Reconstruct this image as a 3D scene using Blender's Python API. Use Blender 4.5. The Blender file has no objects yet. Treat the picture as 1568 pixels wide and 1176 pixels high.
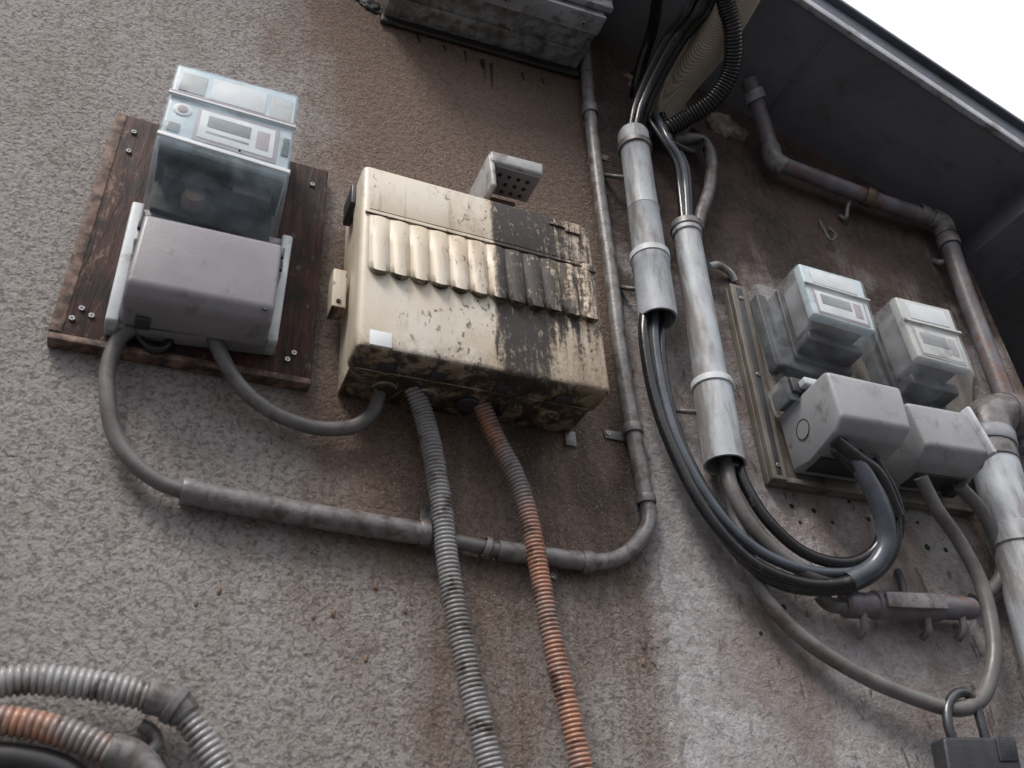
import bpy,bmesh,math,random
from mathutils import Vector,Matrix,noise
random.seed(4)
# ---------------------------------------------------------------- survey of the place
# world: X along the wall, Z up, wall face at Y=0, street side is -Y
D=1.2; CH=1.6
FPX=1386.0; CX,CY=784.0,588.0
h=Vector((3716,742,1386)).normalized()
u=Vector((-114,-2018,1386)); u=(u-h*u.dot(h)).normalized()
n=h.cross(u)
CAM=Vector((0,-D,CH))
def wdir(px,py):
    v=Vector((px-CX,py-CY,FPX)); return Vector((v.dot(h),-v.dot(n),v.dot(u)))
def onleft(px,py,d=0):
    w=wdir(px,py); return CAM+w*((D-d)/w.y)
XC=onleft(1040,1176).x
class Frame:
    def __init__(s,th):
        s.O=Vector((XC,0,0)); s.ex=Vector((math.cos(th),-math.sin(th),0)); s.en=Vector((-math.sin(th),-math.cos(th),0)); s.ez=Vector((0,0,1))
    def loc(s,px,py,d):
        w=wdir(px,py); t=(d-(CAM-s.O).dot(s.en))/w.dot(s.en); P=CAM+w*t-s.O
        return Vector((P.dot(s.ex),P.z))
    def P(s,a,b,d): return s.O+s.ex*a+s.ez*b+s.en*d
FL=Frame(0); FR=Frame(math.radians(5))
def S(px,py,d=0.0):
    a=FL.loc(px,py,d)
    if a.x<=0: return FL.P(a.x,a.y,d)
    a=FR.loc(px,py,d); return FR.P(a.x,a.y,d)
class Q:
    """panel frame: s left->right, t top->bottom, d distance out from wall (scaled beyond base)"""
    def __init__(s,F,TL,TR,BR,BL,d,base=0,sc=1):
        s.F=F; s.b=base; s.sc=sc; dd=s.m(d); s.c=[F.loc(p[0],p[1],dd) for p in (TL,TR,BR,BL)]
    def m(s,d): return d if d<=s.b else s.b+(d-s.b)*s.sc
    def P(s,a,t,d):
        c=s.c; p=c[0]*(1-a)*(1-t)+c[1]*a*(1-t)+c[2]*a*t+c[3]*(1-a)*t
        return s.F.P(p.x,p.y,s.m(d))
# ---------------------------------------------------------------- materials
def newmat(name):
    m=bpy.data.materials.new(name); m.use_nodes=True; nt=m.node_tree
    return m,nt,nt.nodes['Principled BSDF']
def N(nt,t,**k):
    x=nt.nodes.new(t)
    for a,b in k.items(): setattr(x,a,b)
    return x
def mixc(nt,fac,a,b,bt='MIX'):
    m=N(nt,'ShaderNodeMix',data_type='RGBA',blend_type=bt)
    for i,v in ((0,fac),(6,a),(7,b)):
        if isinstance(v,(int,float)): m.inputs[i].default_value=v
        elif isinstance(v,tuple): m.inputs[i].default_value=(*v,1)
        else: nt.links.new(v,m.inputs[i])
    return m.outputs[2]
def math_(nt,op,a,b=None,clamp=False):
    m=N(nt,'ShaderNodeMath',operation=op); m.use_clamp=clamp
    for i,v in ((0,a),(1,b)):
        if v is None: continue
        if isinstance(v,(int,float)): m.inputs[i].default_value=v
        else: nt.links.new(v,m.inputs[i])
    return m.outputs[0]
def coord(nt,scale=(1,1,1),loc=(0,0,0)):
    tc=N(nt,'ShaderNodeTexCoord'); mp=N(nt,'ShaderNodeMapping'); mp.inputs['Scale'].default_value=scale; mp.inputs['Location'].default_value=loc
    nt.links.new(tc.outputs['Object'],mp.inputs[0]); return mp.outputs[0]
def noi(nt,vec,scale,detail=4,dist=0,rough=.55):
    x=N(nt,'ShaderNodeTexNoise'); x.inputs['Scale'].default_value=scale; x.inputs['Detail'].default_value=detail
    x.inputs['Distortion'].default_value=dist; x.inputs['Roughness'].default_value=rough
    nt.links.new(vec,x.inputs['Vector']); return x.outputs[0]
def ss(nt,v,a,b):
    m=N(nt,'ShaderNodeMapRange',interpolation_type='SMOOTHSTEP'); m.inputs[1].default_value=a; m.inputs[2].default_value=b
    if isinstance(v,(int,float)): m.inputs[0].default_value=v
    else: nt.links.new(v,m.inputs[0])
    return m.outputs[0]
def bump(nt,bs,hgt,st,dist,prev=None):
    b=N(nt,'ShaderNodeBump'); b.inputs['Strength'].default_value=st; b.inputs['Distance'].default_value=dist
    nt.links.new(hgt,b.inputs['Height'])
    if prev is not None: nt.links.new(prev,b.inputs['Normal'])
    nt.links.new(b.outputs[0],bs.inputs['Normal']); return b.outputs[0]
def weath(name,c1,c2,scale=12,rough=.5,bst=.15,bsc=150,dirt=None,damt=.5,dsc=18,streak=False,metal=0,rv=.15,spec=.5):
    m,nt,bs=newmat(name); v=coord(nt)
    col=mixc(nt,ss(nt,noi(nt,v,scale,5),.3,.7),c1,c2)
    if dirt:
        vv=coord(nt,(1,1,.18),(3,1,2)) if streak else coord(nt,(1,1,1),(3,1,2))
        f=ss(nt,noi(nt,vv,dsc,8,.3,.65),.62-.25*damt,.75-.15*damt)
        f=math_(nt,'MULTIPLY',f,.85)
        col=mixc(nt,f,col,dirt)
        sp=ss(nt,noi(nt,coord(nt,(1,1,1),(7,7,7)),260,2),.66,.72)
        col=mixc(nt,math_(nt,'MULTIPLY',sp,.6),col,dirt)
    nt.links.new(col,bs.inputs['Base Color'])
    r=N(nt,'ShaderNodeMapRange'); r.inputs[3].default_value=max(.05,rough-rv); r.inputs[4].default_value=min(1,rough+rv)
    nt.links.new(noi(nt,v,scale*3,4),r.inputs[0]); nt.links.new(r.outputs[0],bs.inputs['Roughness'])
    bs.inputs['Metallic'].default_value=metal; bs.inputs['Specular IOR Level'].default_value=spec
    bump(nt,bs,noi(nt,v,bsc,4),bst,.002)
    return m
def clear(name,tint,alpha,rough=.2):
    m,nt,bs=newmat(name); bs.inputs['Base Color'].default_value=(*tint,1); bs.inputs['Roughness'].default_value=rough
    v=coord(nt); f=ss(nt,noi(nt,v,14,6,.4,.65),.35,.75)
    a=N(nt,'ShaderNodeMapRange'); a.inputs[3].default_value=alpha-.07; a.inputs[4].default_value=alpha+.18
    nt.links.new(f,a.inputs[0]); nt.links.new(a.outputs[0],bs.inputs['Alpha']); return m
M={}
M['white']=weath('grey_white_pvc',(.46,.50,.54),(.34,.37,.40),14,.50,.2,120,(.17,.15,.14),.7,24,True)
M['white2']=weath('white_plastic',(.62,.66,.69),(.46,.50,.53),14,.45,.1,120,(.2,.19,.17),.35,16)
M['hood']=weath('hood_plastic',(.44,.45,.45),(.32,.325,.33),20,.45,.15,120,(.14,.12,.105),.65,26)
M['grey']=weath('grey_plastic',(.255,.247,.268),(.205,.198,.213),9,.36,.12,200,(.12,.10,.09),.25,20)
M['greyR']=weath('grey_plastic_pale',(.34,.35,.37),(.28,.29,.31),9,.38,.12,200,(.15,.13,.12),.35,20)
M['conduit']=weath('painted_steel_conduit',(.22,.213,.22),(.125,.12,.12),30,.40,.35,160,(.07,.05,.04),.65,36,metal=.05)
M['rusty']=weath('old_paint_conduit',(.16,.16,.185),(.10,.09,.098),20,.42,.35,160,(.15,.075,.05),.55,26)
M['cable']=weath('grey_cable',(.16,.155,.155),(.10,.095,.092),20,.38,.15,150,(.08,.06,.05),.4,30)
M['black']=weath('black_cable',(.011,.011,.013),(.018,.018,.021),25,.22,.1,150,(.10,.09,.08),.12,40)
M['bluegrey']=weath('blue_grey_cable',(.09,.105,.13),(.055,.065,.08),20,.26,.1,150,(.08,.06,.05),.2,30)
M['dark']=weath('dark_void',(.010,.010,.011),(.018,.016,.014),20,.7)
M['darkplastic']=weath('dark_plastic',(.03,.03,.034),(.045,.045,.05),20,.45)
M['soffit']=weath('soffit_paint',(.12,.125,.145),(.09,.093,.105),6,.6,.4,130,(.05,.047,.047),.3,7)
M['fascia']=weath('fascia_paint',(.085,.10,.13),(.06,.07,.09),6,.5,.3,130,(.035,.03,.03),.4,10)
M['trim']=weath('trim_metal',(.36,.38,.42),(.25,.26,.29),9,.4,.2,100,(.10,.085,.08),.5,20)
M['metalbox']=weath('galvanised_box',(.30,.32,.33),(.13,.135,.135),36,.4,.5,90,(.07,.052,.042),.65,30,metal=.2)
M['tar']=weath('tar',(.014,.013,.013),(.028,.022,.02),40,.4,.6,60)
M['screw']=weath('screw_zinc',(.5,.5,.5),(.3,.3,.3),90,.35,metal=.8)
M['label']=weath('paper_label',(.74,.78,.80),(.64,.68,.70),24,.5)
M['lcd']=weath('lcd_glass',(.26,.28,.28),(.18,.195,.195),24,.12)
M['pink']=weath('bezel_print',(.40,.35,.38),(.32,.28,.31),24,.5)
M['meterface']=weath('meter_face',(.60,.70,.76),(.46,.56,.62),20,.35,.1,120,(.28,.31,.31),.3,25)
M['meterface2']=weath('meter_face_cream',(.56,.57,.55),(.44,.46,.45),20,.35,.1,120,(.2,.2,.2),.3,25)
M['clear']=clear('clear_polycarbonate',(.62,.76,.85),.16)
M['clear2']=clear('clear_polycarbonate_side',(.60,.66,.70),.14,.15)
M['plate']=weath('mount_plate',(.20,.19,.165),(.12,.105,.088),14,.5,.3,90,(.06,.045,.036),.6,18,True)
M['putty']=weath('putty',(.30,.27,.23),(.15,.125,.105),40,.85,.8,60)
M['brownplastic']=weath('brown_mount',(.20,.125,.09),(.13,.085,.065),30,.7,.3,60)
M['brass']=weath('tarnish_brass',(.20,.14,.09),(.10,.08,.06),40,.4,metal=.5)
M['lockblack']=weath('padlock_black',(.02,.022,.026),(.035,.036,.04),30,.45,.3,150)
M['steel']=weath('steel_shackle',(.10,.105,.115),(.05,.05,.055),30,.3,metal=.7)
def flexmat(name,c1,c2,c3):
    m,nt,bs=newmat(name); v=coord(nt)
    col=mixc(nt,ss(nt,noi(nt,coord(nt,(1,1,.5)),9,3),.42,.6),c1,c2)
    col=mixc(nt,ss(nt,noi(nt,v,38,7,0,.65),.48,.68),col,c3)
    nt.links.new(col,bs.inputs['Base Color']); bs.inputs['Roughness'].default_value=.28
    bump(nt,bs,noi(nt,v,180,3),.15,.001); return m
M['flexgrey']=flexmat('flex_conduit_grey',(.32,.32,.33),(.23,.22,.215),(.085,.065,.055))
M['flexorange']=flexmat('flex_conduit_orange',(.24,.22,.22),(.42,.22,.15),(.11,.07,.058))
M['flexblack']=flexmat('flex_black',(.014,.014,.016),(.02,.02,.022),(.035,.03,.03))
def cloth():
    m,nt,bs=newmat('wrapped_tape'); v=coord(nt)
    w=N(nt,'ShaderNodeTexWave',bands_direction='DIAGONAL'); w.inputs['Scale'].default_value=95; w.inputs['Distortion'].default_value=1.5; w.inputs['Detail'].default_value=3
    nt.links.new(v,w.inputs[0])
    col=mixc(nt,noi(nt,v,14,5),(.34,.29,.23),(.52,.47,.40)); col=mixc(nt,ss(nt,w.outputs[1],.0,.35),(.26,.22,.17),col)
    nt.links.new(col,bs.inputs['Base Color']); bs.inputs['Roughness'].default_value=.85
    bump(nt,bs,w.outputs[1],.5,.003); return m
M['cloth']=cloth()
def wood():
    m,nt,bs=newmat('weathered_brown_board'); v=coord(nt,(1,1,.12))
    g=noi(nt,v,80,8,1.4,.7); b=noi(nt,coord(nt),16,6)
    col=mixc(nt,ss(nt,g,.35,.65),(.016,.009,.008),(.070,.026,.020))
    xs=N(nt,'ShaderNodeSeparateXYZ'); nt.links.new(coord(nt),xs.inputs[0])
    lf=math_(nt,'SUBTRACT',1.0,ss(nt,xs.outputs[0],onleft(100,500).x,onleft(190,450).x))
    pale=ss(nt,math_(nt,'ADD',noi(nt,coord(nt,(1,1,.3),(5,5,5)),50,9,.6,.78),math_(nt,'MULTIPLY',lf,.06)),.58,.65)
    col=mixc(nt,math_(nt,'MULTIPLY',pale,.7),col,(.26,.175,.135))
    col=mixc(nt,ss(nt,b,.48,.64),col,(.013,.009,.009))
    nt.links.new(col,bs.inputs['Base Color']); bs.inputs['Roughness'].default_value=.6; bs.inputs['Specular IOR Level'].default_value=.3
    bump(nt,bs,g,.8,.005); return m
M['wood']=wood()
M['woodedge']=weath('board_edge',(.26,.175,.135),(.08,.040,.031),60,.7,.6,90,(.02,.015,.013),.7,40)
def cream():
    m,nt,bs=newmat('cream_plastic_weathered'); v=coord(nt)
    xs=N(nt,'ShaderNodeSeparateXYZ'); nt.links.new(v,xs.inputs[0])
    mu=lambda a,b: math_(nt,'MULTIPLY',a,b); ad=lambda a,b: math_(nt,'ADD',a,b); inv=lambda a: math_(nt,'SUBTRACT',1.0,a)
    c=lambda x: math_(nt,'SUBTRACT',x,.5)
    nx=noi(nt,coord(nt,(1,1,.5)),22,8,0,.7)
    x=ad(xs.outputs[0],mu(c(nx),.03))
    X=lambda px,py: onleft(px,py,.15).x
    x0=X(757,450); x1=X(800,470); x2=X(895,480); xl=X(560,400); xm=X(690,450)
    zlow=onleft(820,600,.15).z; zmid=onleft(800,450,.15).z; zbot=onleft(740,570,.15).z
    col=mixc(nt,ss(nt,noi(nt,v,7,6),.35,.7),(.68,.64,.55),(.58,.50,.38))
    warm=ss(nt,x,xl+.05,x0)
    patch=mu(ss(nt,x,xm-.06,x0+.02),ss(nt,noi(nt,coord(nt,(1,1,.45),(4,4,4)),24,9,.5,.75),.40,.62))
    col=mixc(nt,mu(patch,.75),col,(.36,.265,.175))
    st=noi(nt,coord(nt,(1,1,.07),(2,4,1)),85,6,.25,.7)      # narrow runs
    lump=noi(nt,coord(nt,(1,1,.6),(1,1,1)),26,10,.5,.8)       # crust
    speck=noi(nt,v,120,6,.2,.78)
    edge=ss(nt,x,x0-.004,x0+.006)
    band=mu(edge,inv(ss(nt,x,x1,x2)))
    hz=ss(nt,xs.outputs[2],zlow,zmid)
    k=ad(ad(mu(st,.42),mu(lump,.36)),mu(speck,.22))
    k2=ad(k,ad(mu(band,.115),mu(c(hz),.10)))
    # brown algae film is thinner and broken; black crust sits on it in runs
    film=mu(edge,mu(ss(nt,ad(mu(st,.5),mu(speck,.5)),.40,.56),.62))
    col=mixc(nt,mu(edge,.45),col,(.40,.30,.20)); col=mixc(nt,film,col,(.20,.14,.095))
    black=mu(ss(nt,k2,.525,.60),edge)
    col=mixc(nt,mu(black,.95),col,(.018,.015,.016))
    fl=mu(edge,ss(nt,noi(nt,coord(nt,(1,1,.45),(6,2,2)),130,6,.3,.75),.58,.64)); col=mixc(nt,mu(fl,.7),col,(.40,.34,.26))
    sp=ss(nt,noi(nt,coord(nt,(1,1,.6),(9,3,5)),110,4,.3),.60,.66)
    sp=mu(sp,ss(nt,ad(noi(nt,v,11,3),mu(warm,.22)),.46,.62))
    col=mixc(nt,mu(mu(sp,inv(edge)),.85),col,(.11,.08,.055))
    gb=inv(ss(nt,xs.outputs[2],zbot-.02,zbot+.06))
    gb=mu(gb,ss(nt,noi(nt,v,40,9,.3,.75),.43,.57))
    col=mixc(nt,mu(gb,.75),col,(.10,.07,.045))
    vs=mu(mu(ss(nt,noi(nt,coord(nt,(1,1,.12),(8,8,8)),60,6,.2,.7),.54,.68),.5),inv(edge))
    col=mixc(nt,vs,col,(.32,.245,.16))
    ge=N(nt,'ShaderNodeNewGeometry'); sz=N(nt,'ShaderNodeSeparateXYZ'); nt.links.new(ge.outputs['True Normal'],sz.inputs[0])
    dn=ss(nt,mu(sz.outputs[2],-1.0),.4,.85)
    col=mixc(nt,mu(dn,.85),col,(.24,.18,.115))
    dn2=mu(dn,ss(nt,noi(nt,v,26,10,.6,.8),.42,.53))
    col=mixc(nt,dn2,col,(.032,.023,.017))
    nt.links.new(col,bs.inputs['Base Color'])
    r=N(nt,'ShaderNodeMapRange'); r.inputs[3].default_value=.42; r.inputs[4].default_value=.66; nt.links.new(black,r.inputs[0]); nt.links.new(r.outputs[0],bs.inputs['Roughness'])
    b=bump(nt,bs,speck,.25,.002); bump(nt,bs,black,.7,.0025,b); return m
M['cream']=cream()
def stucco(right=False):
    m,nt,bs=newmat('smooth_render_wall' if right else 'stucco_wall'); v=coord(nt)
    xs=N(nt,'ShaderNodeSeparateXYZ'); nt.links.new(v,xs.inputs[0]); X=xs.outputs[0]; Z=xs.outputs[2]
    big=noi(nt,v,2.6,6); mid=noi(nt,v,9,8,0,.62); strk=noi(nt,coord(nt,(1,1,.16),(1,2,3)),15,8,.4,.65)
    c=lambda x: math_(nt,'SUBTRACT',x,.5)
    mu=lambda a,b: math_(nt,'MULTIPLY',a,b); ad=lambda a,b: math_(nt,'ADD',a,b); inv=lambda a: math_(nt,'SUBTRACT',1.0,a)
    fine=noi(nt,v,230,7,0,.78); lump=noi(nt,v,42,5)
    worm=ad(mu(noi(nt,v,95,4,.8,.55),.6),mu(noi(nt,coord(nt,(1,1,1),(4,9,2)),165,4,.5,.6),.4))
    zb=S(1150,640).z
    low=inv(ss(nt,ad(Z,mu(c(mid),.4)),zb-.20,zb+.30))
    if not right:
        pit=ss(nt,worm,.40,.53)
        xa=onleft(150,500).x; xb=onleft(700,500).x; zt=onleft(800,60).z; zb2=onleft(800,1000).z
        zm=onleft(700,640).z; zl=onleft(700,1000).z; xm0=onleft(250,700).x; xm1=onleft(560,700).x
        mk=ad(mu(ss(nt,X,xa,xb),.40),mu(c(big),1.2))
        under=mu(mu(ss(nt,X,xm0,xm1),ss(nt,Z,zl,zm)),.45)
        mk=ad(ad(mk,under),mu(ss(nt,Z,zb2,zt),.10)); mk=ad(mk,mu(c(strk),1.0)); mk=ad(mk,mu(c(mid),.9))
        col=mixc(nt,ss(nt,mk,.0,.85),(.40,.38,.37),(.215,.148,.112))
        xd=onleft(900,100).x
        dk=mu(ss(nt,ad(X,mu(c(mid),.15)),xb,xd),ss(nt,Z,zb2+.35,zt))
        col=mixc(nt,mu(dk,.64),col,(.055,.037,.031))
        sx0=onleft(600,700).x; sx1=onleft(800,700).x
        soot=mu(mu(ss(nt,X,sx0,sx1),inv(ss(nt,Z,zm+.02,zm+.14))),ss(nt,Z,zl-.1,zm)); soot=mu(soot,ss(nt,ad(mu(strk,.6),mu(mid,.4)),.44,.58))
        col=mixc(nt,mu(soot,.7),col,(.05,.036,.03))
        col=mixc(nt,mu(ss(nt,strk,.61,.74),.4),col,(.09,.063,.05))
        col=mixc(nt,mu(inv(pit),.58),col,(.085,.064,.054))
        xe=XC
        ed=mu(ss(nt,ad(X,mu(c(mid),.07)),xe-.03,xe+.01),low); col=mixc(nt,mu(ed,.6),col,(.50,.49,.50))  # corner's brighter light carried onto this face as colour
        col=mixc(nt,mu(ss(nt,fine,.56,.66),.4),col,(.10,.08,.07))
        col=mixc(nt,mu(ss(nt,noi(nt,v,280,2),.62,.68),.6),col,(.62,.60,.58))
    else:
        pit=ss(nt,ad(mu(noi(nt,v,70,7,.8,.7),.5),mu(worm,.5)),.38,.56)
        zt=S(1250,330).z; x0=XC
        xp0=S(1170,700).x; 
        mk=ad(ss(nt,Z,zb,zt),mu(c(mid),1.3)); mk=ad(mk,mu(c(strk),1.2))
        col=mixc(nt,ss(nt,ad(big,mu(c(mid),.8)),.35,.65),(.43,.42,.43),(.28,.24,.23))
        zr=S(1300,1000).z; zr2=S(1300,800).z
        rust=mu(ss(nt,ad(X,mu(c(mid),.3)),xp0-.1,xp0+.15),ss(nt,Z,zr-.1,zr2)); rust=mu(rust,ss(nt,strk,.35,.6))
        col=mixc(nt,mu(rust,.6),col,(.25,.17,.13))
        col=mixc(nt,ss(nt,mk,.2,.85),col,(.08,.05,.042))  # darker upward: dirt and eave shade both in this colour
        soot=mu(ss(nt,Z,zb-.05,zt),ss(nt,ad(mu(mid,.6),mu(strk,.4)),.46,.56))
        col=mixc(nt,mu(soot,.8),col,(.024,.018,.017))  # soot towards the eave, with the shade there worked into the colour
        dr=ss(nt,noi(nt,coord(nt,(1,1,.3),(4,1,3)),46,4,.3),.62,.67)
        col=mixc(nt,mu(dr,.7),col,(.085,.055,.042))
        col=mixc(nt,mu(ss(nt,strk,.55,.70),.55),col,(.12,.09,.078))
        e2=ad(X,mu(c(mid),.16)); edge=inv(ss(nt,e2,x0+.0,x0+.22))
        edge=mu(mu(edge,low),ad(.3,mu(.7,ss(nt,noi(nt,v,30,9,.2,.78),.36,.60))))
        col=mixc(nt,mu(edge,.85),col,(.56,.56,.58))  # paler render at the corner, plus its brighter light put into the colour
        col=mixc(nt,mu(inv(pit),.5),col,(.13,.10,.09))
        col=mixc(nt,mu(ss(nt,fine,.55,.66),.45),col,(.13,.105,.09))
    nt.links.new(col,bs.inputs['Base Color']); bs.inputs['Roughness'].default_value=.72; bs.inputs['Specular IOR Level'].default_value=.45
    b=bump(nt,bs,lump,.5 if not right else .6,.012)
    b=bump(nt,bs,worm,1.0 if not right else .8,.015 if not right else .007,b)
    bump(nt,bs,fine,.75,.0045,b); return m
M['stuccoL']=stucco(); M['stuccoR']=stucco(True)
M['ground']=weath('asphalt',(.07,.07,.07),(.05,.05,.052),3,.9,.4,80)
# ---------------------------------------------------------------- mesh helpers
col=bpy.context.scene.collection
def empty(name):
    e=bpy.data.objects.new(name,None); e.empty_display_size=.05; col.objects.link(e); return e
def finish(bm,name,mat,parent=None,smooth=40):
    bmesh.ops.remove_doubles(bm,verts=bm.verts,dist=1e-6)
    bmesh.ops.recalc_face_normals(bm,faces=bm.faces)
    me=bpy.data.meshes.new(name); bm.to_mesh(me); bm.free()
    me.materials.append(M[mat])
    for p in me.polygons: p.use_smooth=True
    me.set_sharp_from_angle(angle=math.radians(smooth))
    o=bpy.data.objects.new(name,me); col.objects.link(o)
    if parent: o.parent=parent
    return o
def hexa8(pts,name,mat,parent=None,bev=.003,seg=3):
    bm=bmesh.new(); v=[bm.verts.new(p) for p in pts]
    for f in ((0,1,2,3),(7,6,5,4),(0,4,5,1),(1,5,6,2),(2,6,7,3),(3,7,4,0)): bm.faces.new([v[i] for i in f])
    if bev: bmesh.ops.bevel(bm,geom=bm.edges[:],offset=bev,segments=seg,profile=.5,affect='EDGES')
    return finish(bm,name,mat,parent)
def hexa(q,s0,s1,t0,t1,d0,d1,name,mat,parent=None,bev=.003,tp=0,seg=3):
    ds=(s1-s0)*tp; dt=(t1-t0)*tp
    pts=[q.P(s0,t0,d0),q.P(s1,t0,d0),q.P(s1,t1,d0),q.P(s0,t1,d0),q.P(s0+ds,t0+dt,d1),q.P(s1-ds,t0+dt,d1),q.P(s1-ds,t1-dt,d1),q.P(s0+ds,t1-dt,d1)]
    return hexa8(pts,name,mat,parent,bev,seg)
def prof(q,s0,s1,pr,name,mat,parent=None,bev=.003,seg=3,tp=0):
    bm=bmesh.new(); A=[bm.verts.new(q.P(s0,t,d)) for t,d in pr]; B=[bm.verts.new(q.P(s1,t,d)) for t,d in pr]
    k=len(pr); bm.faces.new(A); bm.faces.new(B[::-1])
    for i in range(k): bm.faces.new((A[i],B[i],B[(i+1)%k],A[(i+1)%k]))
    if bev: bmesh.ops.bevel(bm,geom=bm.edges[:],offset=bev,segments=seg,profile=.5,affect='EDGES')
    return finish(bm,name,mat,parent)
def spline(pts,step):
    P=[pts[0]*2-pts[1]]+pts+[pts[-1]*2-pts[-2]]; raw=[]
    for i in range(1,len(P)-2):
        for j in range(24):
            t=j/24; a,b,c,d=P[i-1:i+3]
            raw.append(.5*((2*b)+(c-a)*t+(2*a-5*b+4*c-d)*t*t+(3*b-a-3*c+d)*t**3))
    raw.append(P[-2]); out=[raw[0]]; acc=0
    for a,b in zip(raw,raw[1:]):
        L=(b-a).length; 
        if L<1e-9: continue
        pos=step-acc
        while pos<=L: out.append(a.lerp(b,pos/L)); pos+=step
        acc=L-(pos-step)
    if (out[-1]-raw[-1]).length>step*.3: out.append(raw[-1])
    return out
def sweep(pts,rad,name,mat,parent=None,sides=14,cap=True):
    bm=bmesh.new(); rings=[]; T0=(pts[1]-pts[0]).normalized()
    up=Vector((0,-1,0)); 
    if abs(up.dot(T0))>.9: up=Vector((1,0,0))
    nrm=(up-T0*up.dot(T0)).normalized()
    for i,p in enumerate(pts):
        T=(pts[min(i+1,len(pts)-1)]-pts[max(i-1,0)]).normalized()
        nrm=(nrm-T*nrm.dot(T)).normalized(); b=T.cross(nrm); r=rad(i) if callable(rad) else rad
        rings.append([bm.verts.new(p+(nrm*math.cos(2*math.pi*k/sides)+b*math.sin(2*math.pi*k/sides))*r) for k in range(sides)])
    for a,b in zip(rings,rings[1:]):
        for k in range(sides): bm.faces.new((a[k],a[(k+1)%sides],b[(k+1)%sides],b[k]))
    if cap: bm.faces.new(rings[0][::-1]); bm.faces.new(rings[-1])
    return finish(bm,name,mat,parent,smooth=55)
def pp(l,d=.03): return [S(p[0],p[1],p[2] if len(p)>2 else d) for p in l]
def tube(l,r,name,mat,parent=None,d=.03,step=.008,sides=14,wob=0):
    pts=spline(pp(l,d),step)
    if wob: pts=[p+Vector((noise.noise(p*9),noise.noise(p*9+Vector((5,5,5))),noise.noise(p*9+Vector((9,2,5)))))*wob for p in pts]
    return sweep(pts,r,name,mat,parent,sides)
def flex(l,r,name,mat,parent=None,d=.03,pitch=.0065,amp=.20):
    pts=spline(pp(l,d),pitch/4)
    pat=[1,1-amp*.2,1-amp,1-amp*.2]
    return sweep(pts,lambda i:r*pat[i%4]*(1+.03*noise.noise(pts[i]*60)),name,mat,parent,16)
def lathe(P0,P1,pr,name,mat,parent=None,sides=32):
    ax=P1-P0; L=ax.length; T=ax.normalized(); a=Vector((0,-1,0)); a=(a-T*a.dot(T)).normalized() if abs(a.dot(T))<.95 else T.orthogonal().normalized(); b=T.cross(a)
    bm=bmesh.new(); rings=[]
    for uu,r in pr:
        c=P0+ax*uu
        if r<=1e-6: rings.append([bm.verts.new(c)])
        else: rings.append([bm.verts.new(c+(a*math.cos(2*math.pi*k/sides)+b*math.sin(2*math.pi*k/sides))*r) for k in range(sides)])
    for A,B in zip(rings,rings[1:]):
        for k in range(sides):
            k2=(k+1)%sides
            if len(A)==1 and len(B)==1: continue
            if len(A)==1: bm.faces.new((A[0],B[k2],B[k]))
            elif len(B)==1: bm.faces.new((A[k],A[k2],B[0]))
            else: bm.faces.new((A[k],A[k2],B[k2],B[k]))
    return finish(bm,name,mat,parent,smooth=35)
def disc(P,nv,r,th,name,mat,parent=None,sides=20):
    return lathe(P,P+nv*th,[(0,r),(.7,r),(1,r*.85),(1,0)],name,mat,parent,sides)
def screw(P,nv,parent,r=.0045):
    disc(P,nv,r,.003,'screw','screw',parent,14)
    t=nv.orthogonal().normalized(); w=nv.cross(t); c=P+nv*.0031
    a=random.random()*3; t,w=t*math.cos(a)+w*math.sin(a),w*math.cos(a)-t*math.sin(a)
    for A,B in ((t,w),(w,t)):
        hexa8([c+A*x*r*.65+B*y*r*.13+nv*z for z in (-.0006,.0003) for x,y in ((-1,-1),(1,-1),(1,1),(-1,1))],'screw_slot','dark',parent,0)
def band(A,B,r,name,mat,parent=None):   # collar on a pipe
    return lathe(A,B,[(0,r*.86),(0,r*.97),(.08,r),(.92,r),(1,r*.97),(1,r*.86)],name,mat,parent,24)
nL=FL.en; nR=FR.en
# ---------------------------------------------------------------- walls
ang=math.radians(26)
R0=S(1150,180)
def zroof(x): return R0.z-math.tan(ang)*(x-R0.x)
XE=FR.loc(1512,470,0).x
def wall(F,a0,a1,name,mat,nx):
    bm=bmesh.new(); NX=nx; NZ=80; Z0,Z1=-.0,6.5; g=[]
    for i in range(NX+1):
        row=[]
        for j in range(NZ+1):
            a=a0+(a1-a0)*i/NX; z=Z0+(Z1-Z0)*j/NZ
            row.append(bm.verts.new(F.P(a,z,0)))
        g.append(row)
    for i in range(NX):
        for j in range(NZ): bm.faces.new((g[i][j],g[i+1][j],g[i+1][j+1],g[i][j+1]))
    nv=Vector((math.sin(ang),0,math.cos(ang)))
    bmesh.ops.bisect_plane(bm,geom=bm.verts[:]+bm.edges[:]+bm.faces[:],plane_co=R0+Vector((0,0,.02)),plane_no=nv,clear_outer=True)
    return finish(bm,name,mat)
bld=empty('stucco_building')
wl=wall(FL,-5,0,'stucco_wall',"stuccoL",100); wl.parent=bld
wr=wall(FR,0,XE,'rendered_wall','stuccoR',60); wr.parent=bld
e0=FR.P(XE,0,0); zt=zroof(e0.x)
hexa8([e0+Vector((x,y,z)) for z in (0,zt) for x,y in ((-.02,.001),(0,.001),(0,2.4),(-.02,2.4))],'end_wall','stuccoR',bld,0)
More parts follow.
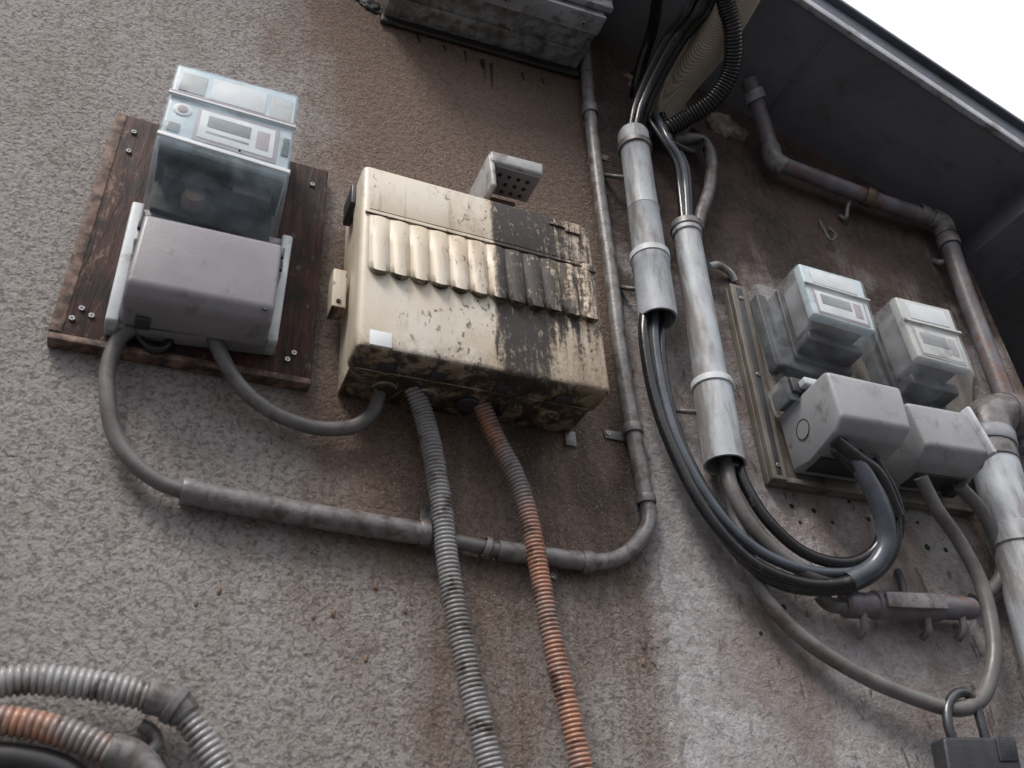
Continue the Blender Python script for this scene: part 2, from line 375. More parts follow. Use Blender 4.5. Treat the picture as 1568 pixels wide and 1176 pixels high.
# plaster ridge where the two faces meet
bm=bmesh.new(); rows=[]
zt=zroof(XC)-.03
for j in range(900):
    z=.02+j*(zt-.02)/899; w=.014+.014*noise.noise(Vector((0,0,z*14)))+.009*noise.noise(Vector((2,0,z*60))); x=.010*noise.noise(Vector((3,0,z*9)))+.007*noise.noise(Vector((5,0,z*45)))
    hh=.005+.005*noise.noise(Vector((7,0,z*40)))
    rows.append([bm.verts.new(FL.P(-w+x,z,-.001)),bm.verts.new(FL.P(-w*.4+x,z,hh)),bm.verts.new(FR.P(w*.4+x,z,hh*.9)),bm.verts.new(FR.P(w*1.5+x,z,-.001))])
for a,b in zip(rows,rows[1:]):
    for k in range(3): bm.faces.new((a[k],a[k+1],b[k+1],b[k]))
finish(bm,'plaster_joint','stuccoL',bld,80)
for x,y,r in ((1212,775,4),(1246,782,4),(1275,800,3),(1330,795,4),(1375,815,3),(1420,838,5),(1448,842,4),(1225,800,3),(1300,768,3),(1405,800,3),(1165,970,3),(1200,930,4)):
    P=S(x,y,.0); disc(P-nR*.001,nR,r*.0014,.0016,'drill_hole','dark',bld,7)
for x,y,r in ((482,842,6),(575,898,5),(510,940,4),(335,905,4),(300,925,3),(985,985,7),(1003,1010,9),(560,1010,4),(700,95,4),(330,330,4),(480,945,3),(620,935,4),(985,1015,5)):
    P=S(x,y,.0)
    bm=bmesh.new(); bmesh.ops.create_icosphere(bm,subdivisions=3,radius=1)
    for v in bm.verts:
        k=(1+.7*noise.noise(v.co*2+Vector((x,y,0))))*r*.0011; v.co=Vector((v.co.x*k*.7,v.co.y*.0025,v.co.z*k*1.2))+P
    finish(bm,'render_chip','brownplastic' if r<6 else 'stuccoL',bld,180)
# roof verge
dv=Vector((math.cos(ang),0,-math.sin(ang))); up=Vector((math.sin(ang),0,math.cos(ang)))
OH=.34+R0.y
def slab(x0,x1,y0,y1,h0,h1,name,mat,bev=.003):
    def p(x,y,hh): return R0+dv*x+Vector((0,y,0))+up*hh
    return hexa8([p(x0,y0,h0),p(x1,y0,h0),p(x1,y1,h0),p(x0,y1,h0),p(x0,y0,h1),p(x1,y0,h1),p(x1,y1,h1),p(x0,y1,h1)],name,mat,bld,bev)
slab(-2.5,2.6,-OH,2.5,0,.03,'soffit_board','soffit')
slab(-2.5,2.6,-OH-.016,-OH-.0005,-.006,.022,'verge_trim','trim',.003)
slab(-2.5,2.6,-OH-.004,-OH+.03,.031,.105,'fascia_board','fascia')
slab(-2.5,2.6,-OH-.02,-OH+.05,.106,.122,'verge_cap','fascia',.004)
pa=S(1478,405); xx=(pa-R0).dot(dv)
slab(xx,xx+.12,-OH+.004,.06,-.10,-.001,'purlin','soffit')
slab(xx+.14,xx+1.4,-OH+.05,-OH+.07,-.10,-.001,'eave_baffle','soffit')
for k in range(-3,5): slab(xx+.0+k*.62-.004,xx+k*.62+.004,-OH+.001,.03,-.004,-.0005,'soffit_joint_cover','soffit',.001)
# adjoining building seen in the gap
nb=empty('neighbour_building')
x_=e0.x+.55
hexa8([Vector((x,y,z)) for z in (0,2.9) for x,y in ((x_,.35),(x_+3,.35),(x_+3,3),(x_,3))],'wall','stuccoR',nb,.01)
hexa8([Vector((x,y,z)) for z in (0,zroof(e0.x)-.02) for x,y in ((e0.x+.02,.5),(x_-.01,.5),(x_-.01,.6),(e0.x+.02,.6))],'gap_shade_sheet','darkplastic',nb,.01)  # dark sheet added to stand in for the shade in the gap
bm=bmesh.new(); s=60
bm.faces.new([bm.verts.new(p) for p in ((-s,-s,0),(s,-s,0),(s,s,0),(-s,s,0))]); finish(bm,'ground','ground')
# ---------------------------------------------------------------- metal box at top
o=empty('metal_wall_cabinet')
q=Q(FL,(598,-200),(838,-170),(880,112),(585,30),0,0,2.2)
hexa(q,0,1,0,1,.0005,.075,'housing','metalbox',o,.004)
hexa(q,.02,1.03,0.8,.985,.0755,.083,'front_door','trim',o,.003)
hexa(q,.05,.95,1.001,1.008,.010,.030,'bottom_rail','metalbox',o,.001)
hexa(q,.02,1.0,1.001,1.012,.054,.076,'bottom_rail','trim',o,.001)
for s_ in (.12,.5,.9): screw(q.P(s_,1.014,.064),Vector((0,0,-1)),o,.007)
hexa(q,-.01,1.01,.99,1.03,.0006,.006,'tar_seal','tar',o,.003)
for x,y,l in ((712,78,18),(741,92,28),(752,98,38),(737,92,12),(640,55,10),(800,112,10),(680,70,8),(830,120,8)):
    w_=random.uniform(.002,.0045)
    pts=spline(pp([(x,y,.001),(x+1,y+l*.5,.001),(x+2,y+l,.001)]),.004)
    sweep(pts,lambda i,w_=w_,m_=len(pts):w_*(1-.6*i/m_),'tar_drip','tar',o,8)
bm=bmesh.new(); bmesh.ops.create_icosphere(bm,subdivisions=4,radius=1); P=S(566,8,0)
for v in bm.verts:
    k=1+.5*noise.noise(v.co*2.5)+.2*noise.noise(v.co*7); v.co=Vector((v.co.x*.034*k,v.co.y*.008*k,v.co.z*.022*k-v.co.x*.012))+P
finish(bm,'tar_blob','tar',o,180)
# ---------------------------------------------------------------- left board + meter
o=empty('mounting_board')
q=Q(FL,(180,172),(503,262),(476,588),(72,516),.024)
hexa(q,0,1,0,1,.0005,.024,'board','wood',o,.002)
hexa(q,.0,1,.98,1.004,.001,.0255,'bottom_batten','woodedge',o,.002)
hexa(q,-.004,.045,.0,.975,.001,.0253,'side_batten','woodedge',o,.002)
for x,y in ((205,203),(197,232),(125,473),(140,484),(110,488),(478,283),(450,541),(440,551)): screw(S(x,y,.0245),nL,o)
o=empty('electricity_meter')
qb=Q(FL,(203,308),(449,362),(425,524),(160,490),.06,.0245,1.1)
hexa(qb,0,.075,0,1,.0245,.062,'base_left','white2',o,.004)
hexa(qb,.93,1,0,1,.0245,.062,'base_right','white2',o,.004)
hexa(qb,.06,.94,0,1.0,.0246,.05,'base','grey',o,.002)
q=Q(FL,(222,322),(434,370),(420,480),(190,438),.105,.0245,1.3)
prof(q,0,1,[(0,.05),(0,.098),(.04,.104),(.93,.106),(1.06,.094),(1.10,.05)],'terminal_cover','grey',o,.007,4)
hexa(q,.02,.98,-.03,0.0,.05,.094,'cover_seam','darkplastic',o,.001)
hexa(q,-.035,.0,-.1,.25,.055,.085,'latch','white2',o,.003)
hexa(q,1.0,1.035,-.08,.3,.055,.085,'latch','white2',o,.003)
hexa(q,-.03,-.006,-.06,.12,.083,.090,'latch_slot','darkplastic',o,.001)
hexa(q,1.006,1.03,-.04,.1,.083,.090,'latch_slot','darkplastic',o,.001)
hexa(q,1.004,1.03,.15,.28,.083,.090,'latch_slot','darkplastic',o,.001)
disc(q.P(.93,.98,.107),nL,.004,.003,'seal_screw','darkplastic',o)
hexa(q,.1,.2,1.02,1.12,.05,.07,'foot','darkplastic',o,.002)
q=Q(FL,(272,92),(460,143),(443,275),(238,212),.13,.0245,1.15)
prof(q,0,1,[(0,.028),(0,.124),(.04,.13),(.97,.13),(1.08,.12),(1.34,.062),(1.38,.028)],'clear_cover','clear',o,.006,4)
hexa(q,.015,.985,.015,.965,.04,.1255,'meter_body','meterface',o,.004)
hexa(q,.05,.95,.965,1.33,.03,.058,'inner_base','dark',o,.003)
hexa(q,.03,.97,.966,1.0,.05,.118,'meter_underside','dark',o,.003)
hexa(q,.10,.52,.99,1.14,.06,.092,'terminal_block','dark',o,.003)
hexa(q,.60,.9,.99,1.12,.06,.098,'terminal_block','darkplastic',o,.003)
disc(q.P(.34,1.17,.058),nL,.018,.026,'voltage_coil','brownplastic',o)
f0=.1256
hexa(q,.30,.74,.08,.34,f0,f0+.001,'paper_label','label',o,.0004)
hexa(q,.06,.26,.10,.33,f0,f0+.001,'side_label','meterface2',o,.0004)
hexa(q,.78,.95,.10,.36,f0,f0+.001,'rating_label','meterface2',o,.0004)
hexa(q,.0,1.0,.40,.425,f0,.1312,'cover_ridge','label',o,.0008)
hexa(q,.0,1.0,.375,.395,.1298,.1306,'ridge_gap','pink',o,.0002)
hexa(q,.24,.88,.47,.86,f0,f0+.001,'bezel','pink',o,.0005)
hexa(q,.27,.85,.50,.82,f0+.0011,f0+.0018,'bezel_face','label',o,.0003)
hexa(q,.33,.66,.55,.68,f0+.0019,f0+.0024,'lcd','lcd',o,.0003)
hexa(q,.33,.66,.73,.75,f0+.0019,f0+.0022,'print_row','grey',o,.0001)
hexa(q,.71,.81,.56,.76,f0+.0019,f0+.0022,'code_square','pink',o,.0001)
disc(q.P(.13,.56,f0),nL,.014,.002,'calibration_dial','label',o)
disc(q.P(.13,.56,f0+.002),nL,.008,.001,'dial_center','pink',o)
hexa(q,.05,.14,.74,.84,f0,f0+.002,'button','lcd',o,.001)
hexa(q,.91,.97,.55,.75,f0,f0+.002,'button','bluegrey',o,.001)
hexa(q,.0,1.0,.90,.94,f0,.1312,'cover_lip','label',o,.0010)
disc(q.P(.6,.86,.1303),nL,.002,.002,'led','dark',o,10)
# ---------------------------------------------------------------- cream box
o=empty('breaker_box')
q=Q(FL,(557,249),(903,345),(938,602),(546,528),.10,0,1.5)
hexa(q,.015,.985,.01,.985,.0006,.056,'back_tray','cream',o,.004)
hexa(q,0,1,0,1,.054,.10,'lid','cream',o,.011,seg=5)
hexa(q,.03,.97,.03,.27,.0998,.1006,'upper_panel','cream',o,.0008)
hexa(q,.012,.985,.285,.30,.0998,.1025,'moulding','cream',o,.001)
NF=12; K=12; bm=bmesh.new(); rows=[]
NS=NF*K
def sc_(k): return .03+.95*k/NS
def wv(k): return abs(math.sin(math.pi*(k%K)/K))**.75
for (t,hh,ex) in ((.303,.000,0),(.315,.005,0),(.45,.009,0),(.57,.0115,.012),(.60,.0112,.035)):
    rows.append([bm.verts.new(q.P(sc_(k),t+ex*wv(k),.0998+hh*(.22+.65*wv(k)))) for k in range(NS+1)])
rows.append([bm.verts.new(q.P(sc_(k),.605+.028*wv(k),.0993)) for k in range(NS+1)])
for a,b in zip(rows,rows[1:]):
    for k in range(NS): bm.faces.new((a[k],a[k+1],b[k+1],b[k]))
finish(bm,'scalloped_moulding','cream',o,60)
hexa(q,.045,.125,.915,.985,.1001,.1006,'sticker','label',o,.0003)
hexa(q,-.055,.0,.45,.66,.02,.045,'side_lug','cream',o,.003)
disc(q.P(-.03,.63,.0455),nL,.004,.002,'lug_hole','dark',o)
hexa(q,-.02,.012,.02,.14,.03,.07,'hinge_hook','darkplastic',o,.003)
hexa(q,.87,.94,.035,.10,.1003,.104,'latch','cream',o,.002)
hexa(q,.80,.9,.06,.075,.1003,.103,'latch_bar','cream',o,.001)
hexa(q,.93,.99,.285,.33,.1003,.105,'side_latch','cream',o,.002)
for s_,w in ((.17,1),(.33,1),(.5,0),(.68,1),(.84,1)):
    P=q.P(s_,.985,.030); disc(P,Vector((0,0,-1)),.02,.007,'knockout','cream' if w else 'darkplastic',o)
hexa(q,.03,.97,1.0,1.006,.060,.064,'bottom_rib','cream',o,.001)
for s_ in (.1,.3,.55,.8): hexa(q,s_,s_+.06,1.0,1.008,.066,.080,'bottom_slot','darkplastic',o,.001)
hexa(q,.96,1.01,.97,1.05,.001,.004,'fixing_tab','conduit',o,.001)
# ---------------------------------------------------------------- little hood
o=empty('vent_hood')
q=Q(FL,(750,228),(834,250),(832,268),(752,246),.09,0,1.4)
hexa(q,0,1,0,1,.035,.09,'hood_top','hood',o,.007)
hexa(q,-.02,.10,.2,2.9,.0005,.088,'left_cheek','hood',o,.006)
hexa(q,.12,.98,1.0,1.12,.036,.086,'underside','grey',o,.002)
for i in range(4):
    for j in range(3): disc(q.P(.25+.18*i,1.13,.045+.014*j),Vector((0,0,-1)),.0042,.002,'hole','dark',o,10)
hexa(q,.05,.8,1.0,4.4,.0006,.03,'wall_mount','brownplastic',o,.004)
hexa(q,.2,.6,1.6,2.6,.0305,.033,'mount_slot','dark',o,.001)
# ---------------------------------------------------------------- conduits on left
def saddle(px,py,d,w,o,ang2=0,r=.016,F=None):
    P=S(px,py,0.001); t=Vector((math.cos(ang2),0,math.sin(ang2)));b=Vector((-math.sin(ang2),0,math.cos(ang2)))
    en=nL
    hexa8([P+t*x*w+b*y*.009+en*z for z in (0,.003) for x,y in ((-1,-1),(1,-1),(1,1),(-1,1))],'saddle_tab','conduit',o,.001)
    screw(P+t*w*.75+en*.003,en,o,.004); screw(P-t*w*.75+en*.003,en,o,.004)
o=empty('steel_conduit')
tube([(893,45),(903,170),(917,290),(934,410),(950,540),(969,656),(977,700),(989,768)],.0150,'riser','conduit',o,d=.02)
tube([(989,760),(994,790),(988,815),(965,842),(940,857),(915,860),(898,862)],.0135,'bend','conduit',o,d=.02,step=.004)
tube([(905,861),(840,853),(760,842)],.0155,'run','conduit',o,d=.02)
tube([(765,843),(700,830),(645,820)],.0115,'thin_run','cable',o,d=.02)
tube([(655,818),(560,803),(430,781),(278,752)],.0178,'sleeve','conduit',o,d=.022)
for a,b,r in (((902,162),(904,176),.019),((968,652),(970,665),.019),((988,760),(990,772),.0175),((905,861),(890,860),.0185),((748,841),(740,838),.018),((655,817),(640,816),.0215),((296,755),(278,752),.0195)):
    band(S(*a,.02),S(*b,.02),r,'coupling','conduit',o)
saddle(943,668,0,.024,o,0); saddle(650,800,0,.03,o,1.45); saddle(845,870,0,.02,o,1.45); saddle(918,240,0,.026,o,0)
o=empty('meter_cable')
tube([(208,470,.05),(203,500,.045),(182,520,.035),(166,560,.03),(164,612,.028),(175,665,.026),(205,708,.026),(245,738,.025),(285,754,.022)],.0115,'cable_left','cable',o,step=.004,wob=.002)
tube([(322,500,.05),(335,535,.045),(365,585,.035),(405,622,.03),(450,645,.028),(495,657,.026),(540,654,.026),(570,632,.03),(582,600,.035)],.0115,'cable_right','cable',o,step=.004,wob=.003)
tube([(205,500,.04),(215,520,.03),(235,535,.03),(255,530,.03),(262,510,.035)],.007,'loop','black',o,step=.004)
o=empty('flexible_conduit')
flex([(632,590,.05),(650,640),(664,700),(676,780),(687,870),(703,960),(722,1050),(741,1130),(758,1200)],.0172,'hose','flexgrey',o,d=.036)
o=empty('flexible_conduit')
flex([(730,600,.05),(758,668),(790,730),(809,790),(823,860),(838,940),(857,1030),(876,1110),(895,1195)],.0160,'hose','flexorange',o,d=.036)
o=empty('flexible_conduit')
flex([(-60,1055),(0,1045),(60,1041),(140,1049),(200,1060),(240,1070)],.0180,'hose','flexgrey',o,d=.04,pitch=.008)
flex([(268,1080),(290,1105),(318,1145),(350,1200)],.0165,'hose_lower','flexgrey',o,d=.04,pitch=.008)
tube([(225,1066),(250,1072),(272,1082),(284,1097)],.0195,'elbow_fitting','conduit',o,d=.04,step=.004)
band(S(262,1076,.04),S(274,1084,.04),.023,'collar','conduit',o)
tube([(215,1110),(232,1120),(240,1140),(215,1165)],.008,'clip','conduit',o,d=.02,step=.004)
saddle(215,1130,0,.02,o,.6)
o=empty('flexible_conduit')
flex([(-60,1090),(0,1102),(60,1112),(120,1130),(175,1155)],.0170,'hose','flexorange',o,d=.04,pitch=.008)
tube([(165,1150),(200,1160),(225,1185),(235,1215)],.020,'end_fitting','conduit',o,d=.04,step=.004)
tube([(-40,1160),(30,1165),(90,1180),(130,1210)],.018,'lower_hose','flexblack',o,d=.03)
# ---------------------------------------------------------------- white pvc pipes
o=empty('pvc_conduit')
A0,A1=S(969,205,.05),S(1008,490,.05); r=.0385
lathe(A0,A1,[(0,0),(0,r*.85),(.015,r*.93),(.10,r*.93),(.11,r*.86),(.45,r*.86),(.455,r*.92),(.46,r*.88),(.70,r*.9),(.705,r*1.02),(.75,r*1.02),(.755,r*.98),(.97,r*1.0),(1,r*1.0),(1,r*.88),(.9,r*.88)],'pipe','white',o)
lathe(A0,A1,[(.9,r*.9),(.9,0)],'pipe_void','dark',o)
band(A0.lerp(A1,.69),A0.lerp(A1,.72),r*1.08,'clamp','white2',o); band(A0.lerp(A1,.08),A0.lerp(A1,.11),r*1.0,'clamp','conduit',o)
tube([(925,268,.006),(940,270,.03),(960,272,.04)],.005,'clip','conduit',o,step=.004,sides=8)
tube([(950,440,.006),(965,442,.03),(985,444,.04)],.005,'clip','conduit',o,step=.004,sides=8)
o=empty('pvc_conduit')
B0,B1=S(1050,346,.045),S(1110,712,.045); r=.0375
lathe(B0,B1,[(0,0),(0,r*.6),(.0,r*.75),(.015,r*.86),(.05,r*.86),(.055,r*.76),(.45,r*.82),(.68,r*.88),(.70,r*.88),(.705,r*.98),(.97,r*1.02),(1,r*1.02),(1,r*.90),(.93,r*.90)],'pipe','white',o)
lathe(B0,B1,[(.93,r*.92),(.93,0)],'pipe_void','dark',o)
band(B0.lerp(B1,.70),B0.lerp(B1,.725),r*1.07,'clamp','white2',o); band(B0.lerp(B1,.0),B0.lerp(B1,.03),r*.93,'clamp','conduit',o)
tube([(1030,628,.006),(1048,630,.03),(1075,632,.03)],.005,'clip','conduit',o,step=.004,sides=8)
tube([(1085,408,.03),(1100,406,.02),(1118,418,.012),(1125,430,.005)],.008,'clip','hood',o,step=.004,sides=8)
# ---------------------------------------------------------------- service cables
o=empty('service_cable')
for i,(dx,dd,m_) in enumerate(((-11,0,'black'),(0,.012,'black'),(9,0,'black'),(3,-.02,'bluegrey'))):
    tube([(1098+dx*1.7,-60,.36+dd),(1072+dx*1.6,10,.27+dd),(1035+dx*1.2,60,.18+dd),(1002+dx,120,.10+dd),(980+dx*.8,170,.06+dd),(969+dx*.6,225,.05+dd)],.0125,'drop_cable',m_,o,step=.006)
for i,(dx,dd,m_) in enumerate(((-7,0,'black'),(2,.008,'bluegrey'),(7,-.008,'black'))):
    tube([(1000+dx*2,175,.05),(1020+dx,212,.06+dd),(1042+dx,250,.055+dd),(1048+dx,290,.045+dd),(1052+dx*.6,360,.045+dd)],.0085,'jumper',m_,o,step=.006)
tube([(1012,205,.05),(1035,222,.06),(1062,232,.05),(1075,215,.04),(1060,200,.02)],.008,'splice_tail','black',o,step=.005)
o=empty('looped_cable')
paths=[([(988,470,.05),(986,520,.05),(1002,610,.05),(1035,700,.055),(1085,790,.06),(1150,860,.06),(1230,893,.06),(1300,890,.075),(1350,855,.09),(1362,800,.11),(1335,735,.13),(1285,680,.13)],.0105,'black'),
([(1002,475,.05),(1003,530,.045),(1018,615,.045),(1048,700,.05),(1100,785,.05),(1165,845,.055),(1240,874,.055),(1310,874,.07),(1350,842,.09),(1358,795,.11),(1322,730,.13),(1275,685,.13)],.0095,'bluegrey'),
([(995,470,.045),(998,540,.04),(1020,640,.04),(1062,745,.045),(1118,835,.05),(1180,888,.05),(1250,905,.055),(1320,893,.07),(1366,850,.085),(1372,790,.10),(1350,735,.12),(1300,680,.12)],.009,'black'),
([(1128,700,.045),(1140,740,.05),(1178,800,.055),(1235,848,.055),(1300,862,.07),(1345,835,.09),(1350,780,.11),(1318,725,.13),(1280,690,.13)],.0105,'black'),
([(1112,700,.045),(1120,745,.05),(1148,800,.05),(1195,850,.05),(1255,885,.05),(1315,885,.05)],.013,'cable'),
([(1012,480,.045),(1016,560,.04),(1035,650,.04),(1075,740,.04),(1130,815,.04),(1200,865,.04),(1280,885,.04),(1340,870,.06),(1378,815,.09),(1372,760,.11),(1340,700,.12)],.0075,'black')]
for p,r,m_ in paths: tube(p,r,'wire',m_,o,step=.006,sides=12)
tube([(1372,790,.105),(1345,730,.13),(1310,700,.14),(1280,675,.14)],.0145,'sheath','black',o,step=.005)
tube([(1300,890,.07),(1340,865,.085),(1357,825,.10),(1345,770,.12),(1310,705,.135),(1280,670,.135)],.0165,'sheath','bluegrey',o,step=.005)
disc(S(1122,706,.05),Vector((0,0,-1)),.011,.016,'wire_cap','black',o)
o=empty('earth_cable')
tube([(1110,715,.03),(1130,800,.03),(1150,870,.03),(1180,925,.03),(1240,985,.03),(1320,1035,.035),(1400,1068,.04),(1460,1085,.045),(1497,1075,.05),(1515,1040,.05),(1522,980,.05),(1505,900,.05),(1470,830,.06),(1435,780,.08),(1410,730,.10)],.0130,'cable','cable',o,step=.006,wob=.002)
tube([(1470,745,.09),(1505,785,.07),(1530,840,.05),(1533,880,.035),(1515,905,.03),(1490,918,.025)],.0125,'cable_short','cable',o,step=.006)
o=empty('black_corrugated_hose')
flex([(1098,-60,.38),(1110,0,.31),(1122,50,.26),(1118,110,.19),(1090,155,.13),(1050,182,.08),(1020,200,.05),(1008,215,.02)],.0215,'hose','flexblack',o,pitch=.008,amp=.14)
o=empty('wrapped_pipe')
pts=spline(pp([(1150,-50,.36),(1120,10,.28),(1085,70,.18),(1045,120,.09),(1018,160,.03),(1010,185,.0)]),.006)
sweep(pts,lambda i:.054-.014*i/len(pts),'wrap','cloth',o,24)
tube([(1010,-30,.30),(1000,40,.16),(985,90,.08),(975,130,.03),(972,150,.0)],.014,'thin_line','black',o)
def blob(px,py,r,name,mat,sq=.4,parent=None):
    bm=bmesh.new(); bmesh.ops.create_icosphere(bm,subdivisions=4,radius=1)
    P=S(px,py,0)
    for v in bm.verts:
        k=1+.35*noise.noise(v.co*1.6+Vector((px,py,0)))+.12*noise.noise(v.co*5)
        v.co=Vector((v.co.x*r*k,v.co.y*r*sq*k,v.co.z*r*k))+P
    return finish(bm,name,mat,parent,180)
o=empty('putty_seal')
blob(1022,165,.05,'putty','putty',.5,o); blob(972,125,.028,'putty','putty',.6,o); blob(1105,192,.045,'putty','putty',.5,o); blob(1128,202,.03,'putty','putty',.4,o)
disc(S(968,118,.006),nL,.010,.02,'plug','dark',o)
o=empty('grey_hook_conduit')
tube([(1030,214,.03),(1055,212,.035),(1078,218,.035),(1089,245,.035),(1086,290,.035),(1074,325,.035),(1068,352,.035)],.0145,'pipe','conduit',o,step=.004)
# ---------------------------------------------------------------- pipe upper right
o=empty('gas_pipe')
tube([(1146,122,.11),(1156,150,.09),(1170,195,.06),(1183,235,.045)],.020,'upper','rusty',o)
tube([(1180,228),(1186,246),(1200,256)],.024,'elbow','conduit',o,d=.045,step=.003)
tube([(1192,250),(1250,272),(1330,302),(1435,338)],.0195,'cross_run','rusty',o,d=.045)
tube([(1425,334),(1443,343),(1450,362)],.0245,'elbow','conduit',o,d=.045,step=.003)
tube([(1446,350),(1475,440),(1505,520),(1535,600),(1570,690)],.0215,'drop','rusty',o,d=.045)
band(S(1322,299,.045),S(1336,304,.045),.025,'coupling','brass',o); band(S(1450,365,.045),S(1455,378,.045),.027,'coupling','conduit',o)
band(S(1152,140,.10),S(1158,154,.09),.026,'coupling','trim',o); band(S(1405,326,.045),S(1418,331,.045),.024,'coupling','conduit',o)
tube([(1285,330,.002),(1295,335,.015),(1298,318,.025),(1303,300,.03)],.005,'hanger','conduit',o,step=.004,sides=8)
tube([(1430,400,.002),(1440,402,.02),(1455,400,.03)],.008,'hanger','conduit',o,step=.004,sides=8)
o=empty('wall_hook')
tube([(1255,338,.001),(1262,352,.018),(1272,368,.016),(1280,360,.012),(1270,350,.006)],.0035,'hook','conduit',o,step=.003,sides=8)
# ---------------------------------------------------------------- right meters
o=empty('meter_backplate')
q=Q(FR,(1112,440),(1490,557),(1490,788),(1178,738),.018)
hexa(q,0,1,0,1,.0006,.018,'plate','plate',o,.002)
hexa(q,.0,.065,0,1,.0185,.034,'channel','plate',o,.002)
hexa(q,.018,.042,.02,.98,.0342,.0352,'channel_slot','darkplastic',o,.0005)
hexa(q,0,1,.975,1.0,.0185,.027,'bottom_rail','plate',o,.002)
for t_ in (.08,.5,.94): screw(q.P(.03,t_,.0353),nR,o)
def side_meter(o,qu,ql,du,dl,face,full):
    prof(qu,0,1,[(0,.02),(0,du-.006),(.05,du),(.96,du),(1.1,du-.012),(1.22,.045),(1.22,.02)],'clear_cover','clear2',o,.007,4)
    fb=du-.0025
    hexa(qu,.02,.98,.02,.90,.085,fb,'meter_front',face,o,.004)
    hexa(qu,.12,.90,.08,.86,.05,.0845,'meter_core','grey',o,.003)
    hexa(qu,.20,.45,.15,.8,.05,.0855,'meter_core_dark','dark',o,.002)
    hexa(qu,.04,.96,.0,1.2,.02,.05,'inner_base','darkplastic',o,.003)
    hexa(qu,.08,.92,.96,1.1,.05,.075,'terminal_block','darkplastic',o,.003)
    hexa(qu,.16,.84,.08,.32,fb+.0001,fb+.0008,'label','label',o,.0003)
    hexa(qu,.10,.90,.44,.86,fb+.0001,fb+.0007,'bezel','pink' if not full else 'greyR',o,.0003)
    hexa(qu,.13,.87,.47,.83,fb+.0008,fb+.0011,'bezel_face','label' if not full else 'meterface2',o,.0002)
    hexa(qu,.20,.66,.52,.68,fb+.0012,fb+.0015,'lcd','lcd',o,.0002)
    hexa(qu,.70,.82,.52,.76,fb+.0012,fb+.0014,'code','pink',o,.0001)
    hexa(qu,.0,1.0,.37,.40,fb,du+.0008,'ridge','meterface2',o,.0006)
    prof(ql,0,1,[(0,.02),(0,dl-.006),(.06,dl),(.92,dl),(1.10,dl-.016),(1.16,.05),(1.16,.02)],'terminal_cover','greyR',o,.008,4)
    hexa(ql,.1,.9,1.05,1.18,.03,.06,'cable_entry','darkplastic',o,.002)
o=empty('electricity_meter')
qu=Q(FR,(1222,398),(1322,427),(1349,516),(1250,486),.10,.0186,1.8); ql=Q(FR,(1265,564),(1379,590),(1399,662),(1291,643),.115,.0186,1.75)
side_meter(o,qu,ql,.10,.115,'meterface',False)
hexa(qu,-.22,1.05,-.08,1.35,.0186,.045,'clear_back','clear2',o,.004)
hexa(qu,-.18,-.02,.0,1.25,.0188,.035,'relay','darkplastic',o,.003)
hexa(ql,-.14,.0,-.35,.15,.03,.065,'clear_clip','clear2',o,.003)
hexa(ql,-.10,.35,-.30,.0,.03,.07,'bracket','darkplastic',o,.003)
hexa(ql,-.02,.25,-.2,-.05,.07,.082,'clip','white2',o,.003)
L=ql.P(0,.6,.055); exn=-FR.ex
lathe(L,L+exn*.0012,[(0,.020),(1,.020),(1,.0185),(0,.0185)],'knockout_ring','darkplastic',o)
o=empty('electricity_meter')
qu=Q(FR,(1370,449),(1457,470),(1497,577),(1412,554),.10,.0187,1.8); ql=Q(FR,(1388,612),(1478,628),(1520,700),(1422,686),.095,.0187,1.75)
side_meter(o,qu,ql,.10,.095,'meterface2',True)
hexa(qu,-.05,1.05,-.03,1.35,.0187,.043,'clear_back','clear2',o,.004)
hexa(ql,1.0,1.07,-.05,.95,.06,.10,'side_clip','white2',o,.004)
hexa(ql,.75,.9,1.1,1.3,.03,.05,'gland','darkplastic',o,.002)
# ---------------------------------------------------------------- big elbow & conduit body & padlock
o=empty('drain_pipe')
tube([(1640,652,.06),(1560,640,.06),(1530,637,.06),(1512,646,.06),(1512,670,.06),(1522,710,.06)],.048,'elbow','conduit',o,step=.005,sides=24)
lathe(S(1515,680,.06),S(1640,1140,.06),[(0,0),(0,.040),(.006,.045),(.33,.045),(.335,.049),(.40,.049),(.405,.045),(1,.045)],'downpipe','white',o)
band(S(1512,668,.06),S(1516,688,.06),.052,'collar','trim',o); band(S(1535,637,.06),S(1555,640,.06),.052,'collar','rusty',o)
o=empty('conduit_body')
c0,c1=S(1290,925,.035),S(1488,932,.035)
lathe(c0,c1,[(0,0),(0,.018),(.02,.0235),(.10,.0235),(.11,.021),(.22,.021),(.23,.025),(.72,.025),(.73,.021),(.93,.0215),(1,.019),(1,0)],'body','rusty',o)
hexa8([c0.lerp(c1,k)+Vector((0,-.024-y,z)) for y in (0,.006) for k,z in ((.25,-.014),(.7,-.014),(.7,.014),(.25,.014))],'cover_plate','conduit',o,.002)
for k in (.12,.6,.88):
    P=c0.lerp(c1,k); sweep([P+Vector((0,.02,-.05)),P+Vector((0,0,-.042)),P+Vector((0,-.004,-.015))],.007,'strap','conduit',o,10)
tube([(1295,930,.035),(1270,925,.03),(1255,910,.03)],.013,'entry','cable',o,step=.004)
tube([(1375,875,.004),(1380,890,.02),(1383,910,.03)],.007,'hanger','darkplastic',o,step=.004,sides=8)
o=empty('padlock')
q=Q(FR,(1445,1128),(1556,1128),(1580,1240),(1465,1245),.07)
hexa(q,0,1,0,1,.035,.07,'body','lockblack',o,.006,seg=4)
hexa(q,.70,.95,0.02,.35,.0695,.0725,'laminate','steel',o,.002)
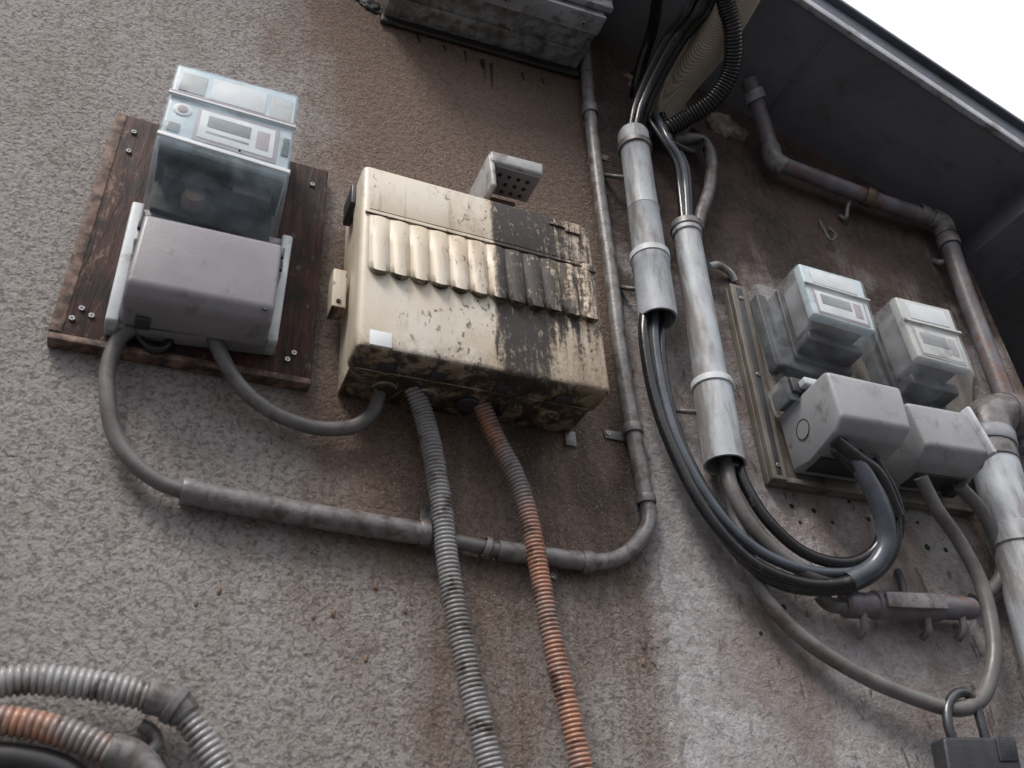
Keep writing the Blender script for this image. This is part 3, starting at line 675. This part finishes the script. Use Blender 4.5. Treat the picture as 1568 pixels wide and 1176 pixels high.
tube([(1462,1142,.052),(1452,1110,.052),(1451,1083,.052),(1463,1063,.052),(1481,1062,.052),(1494,1080,.052),(1503,1108,.052),(1512,1142,.052)],.0080,'shackle','steel',o,step=.004)
# ---------------------------------------------------------------- camera, light
cd=bpy.data.cameras.new('camera'); cam=bpy.data.objects.new('camera',cd); col.objects.link(cam)
r_=Vector((h.x,-n.x,u.x)); dn=Vector((h.y,-n.y,u.y)); fw=Vector((h.z,-n.z,u.z))
m=Matrix((r_,-dn,-fw)).transposed().to_4x4(); m.translation=CAM; cam.matrix_world=m
cd.sensor_width=36; cd.lens=FPX/1568*36; cd.clip_start=.02; cd.clip_end=500
cd.dof.use_dof=True; cd.dof.focus_distance=1.75; cd.dof.aperture_fstop=5
bpy.context.scene.camera=cam
w=bpy.data.worlds.new('World'); bpy.context.scene.world=w; w.use_nodes=True; nt=w.node_tree
bg=nt.nodes['Background']; sky=N(nt,'ShaderNodeTexSky',sky_type='NISHITA'); sky.sun_disc=False
EL=math.radians(54); sd=Vector((-.62,-.62,0)).normalized()
sky.sun_elevation=EL; sky.sun_rotation=math.atan2(sd.x,sd.y)
sky.dust_density=3
c=mixc(nt,.75,sky.outputs[0],(11.2,11.3,11.7))
tc=N(nt,'ShaderNodeTexCoord'); sx=N(nt,'ShaderNodeSeparateXYZ'); nt.links.new(tc.outputs['Generated'],sx.inputs[0])
g=ss(nt,sx.outputs[2],.0,.75)   # overcast: zenith brighter than horizon
gr=mixc(nt,g,(.25,.25,.27),(1.12,1.1,1.08))
c=mixc(nt,1.0,c,gr,'MULTIPLY')
nt.links.new(c,bg.inputs[0]); bg.inputs[1].default_value=.14
sl=bpy.data.lights.new('sun','SUN'); so=bpy.data.objects.new('sun',sl); col.objects.link(so)
sl.energy=2.7; sl.angle=math.radians(20); sl.color=(1,.93,.86)
dirv=Vector((sd.x*math.cos(EL),sd.y*math.cos(EL),math.sin(EL)))
so.rotation_euler=dirv.to_track_quat('Z','Y').to_euler()
sc=bpy.context.scene; sc.view_settings.view_transform='Standard'; sc.view_settings.look='None'; sc.view_settings.exposure=0
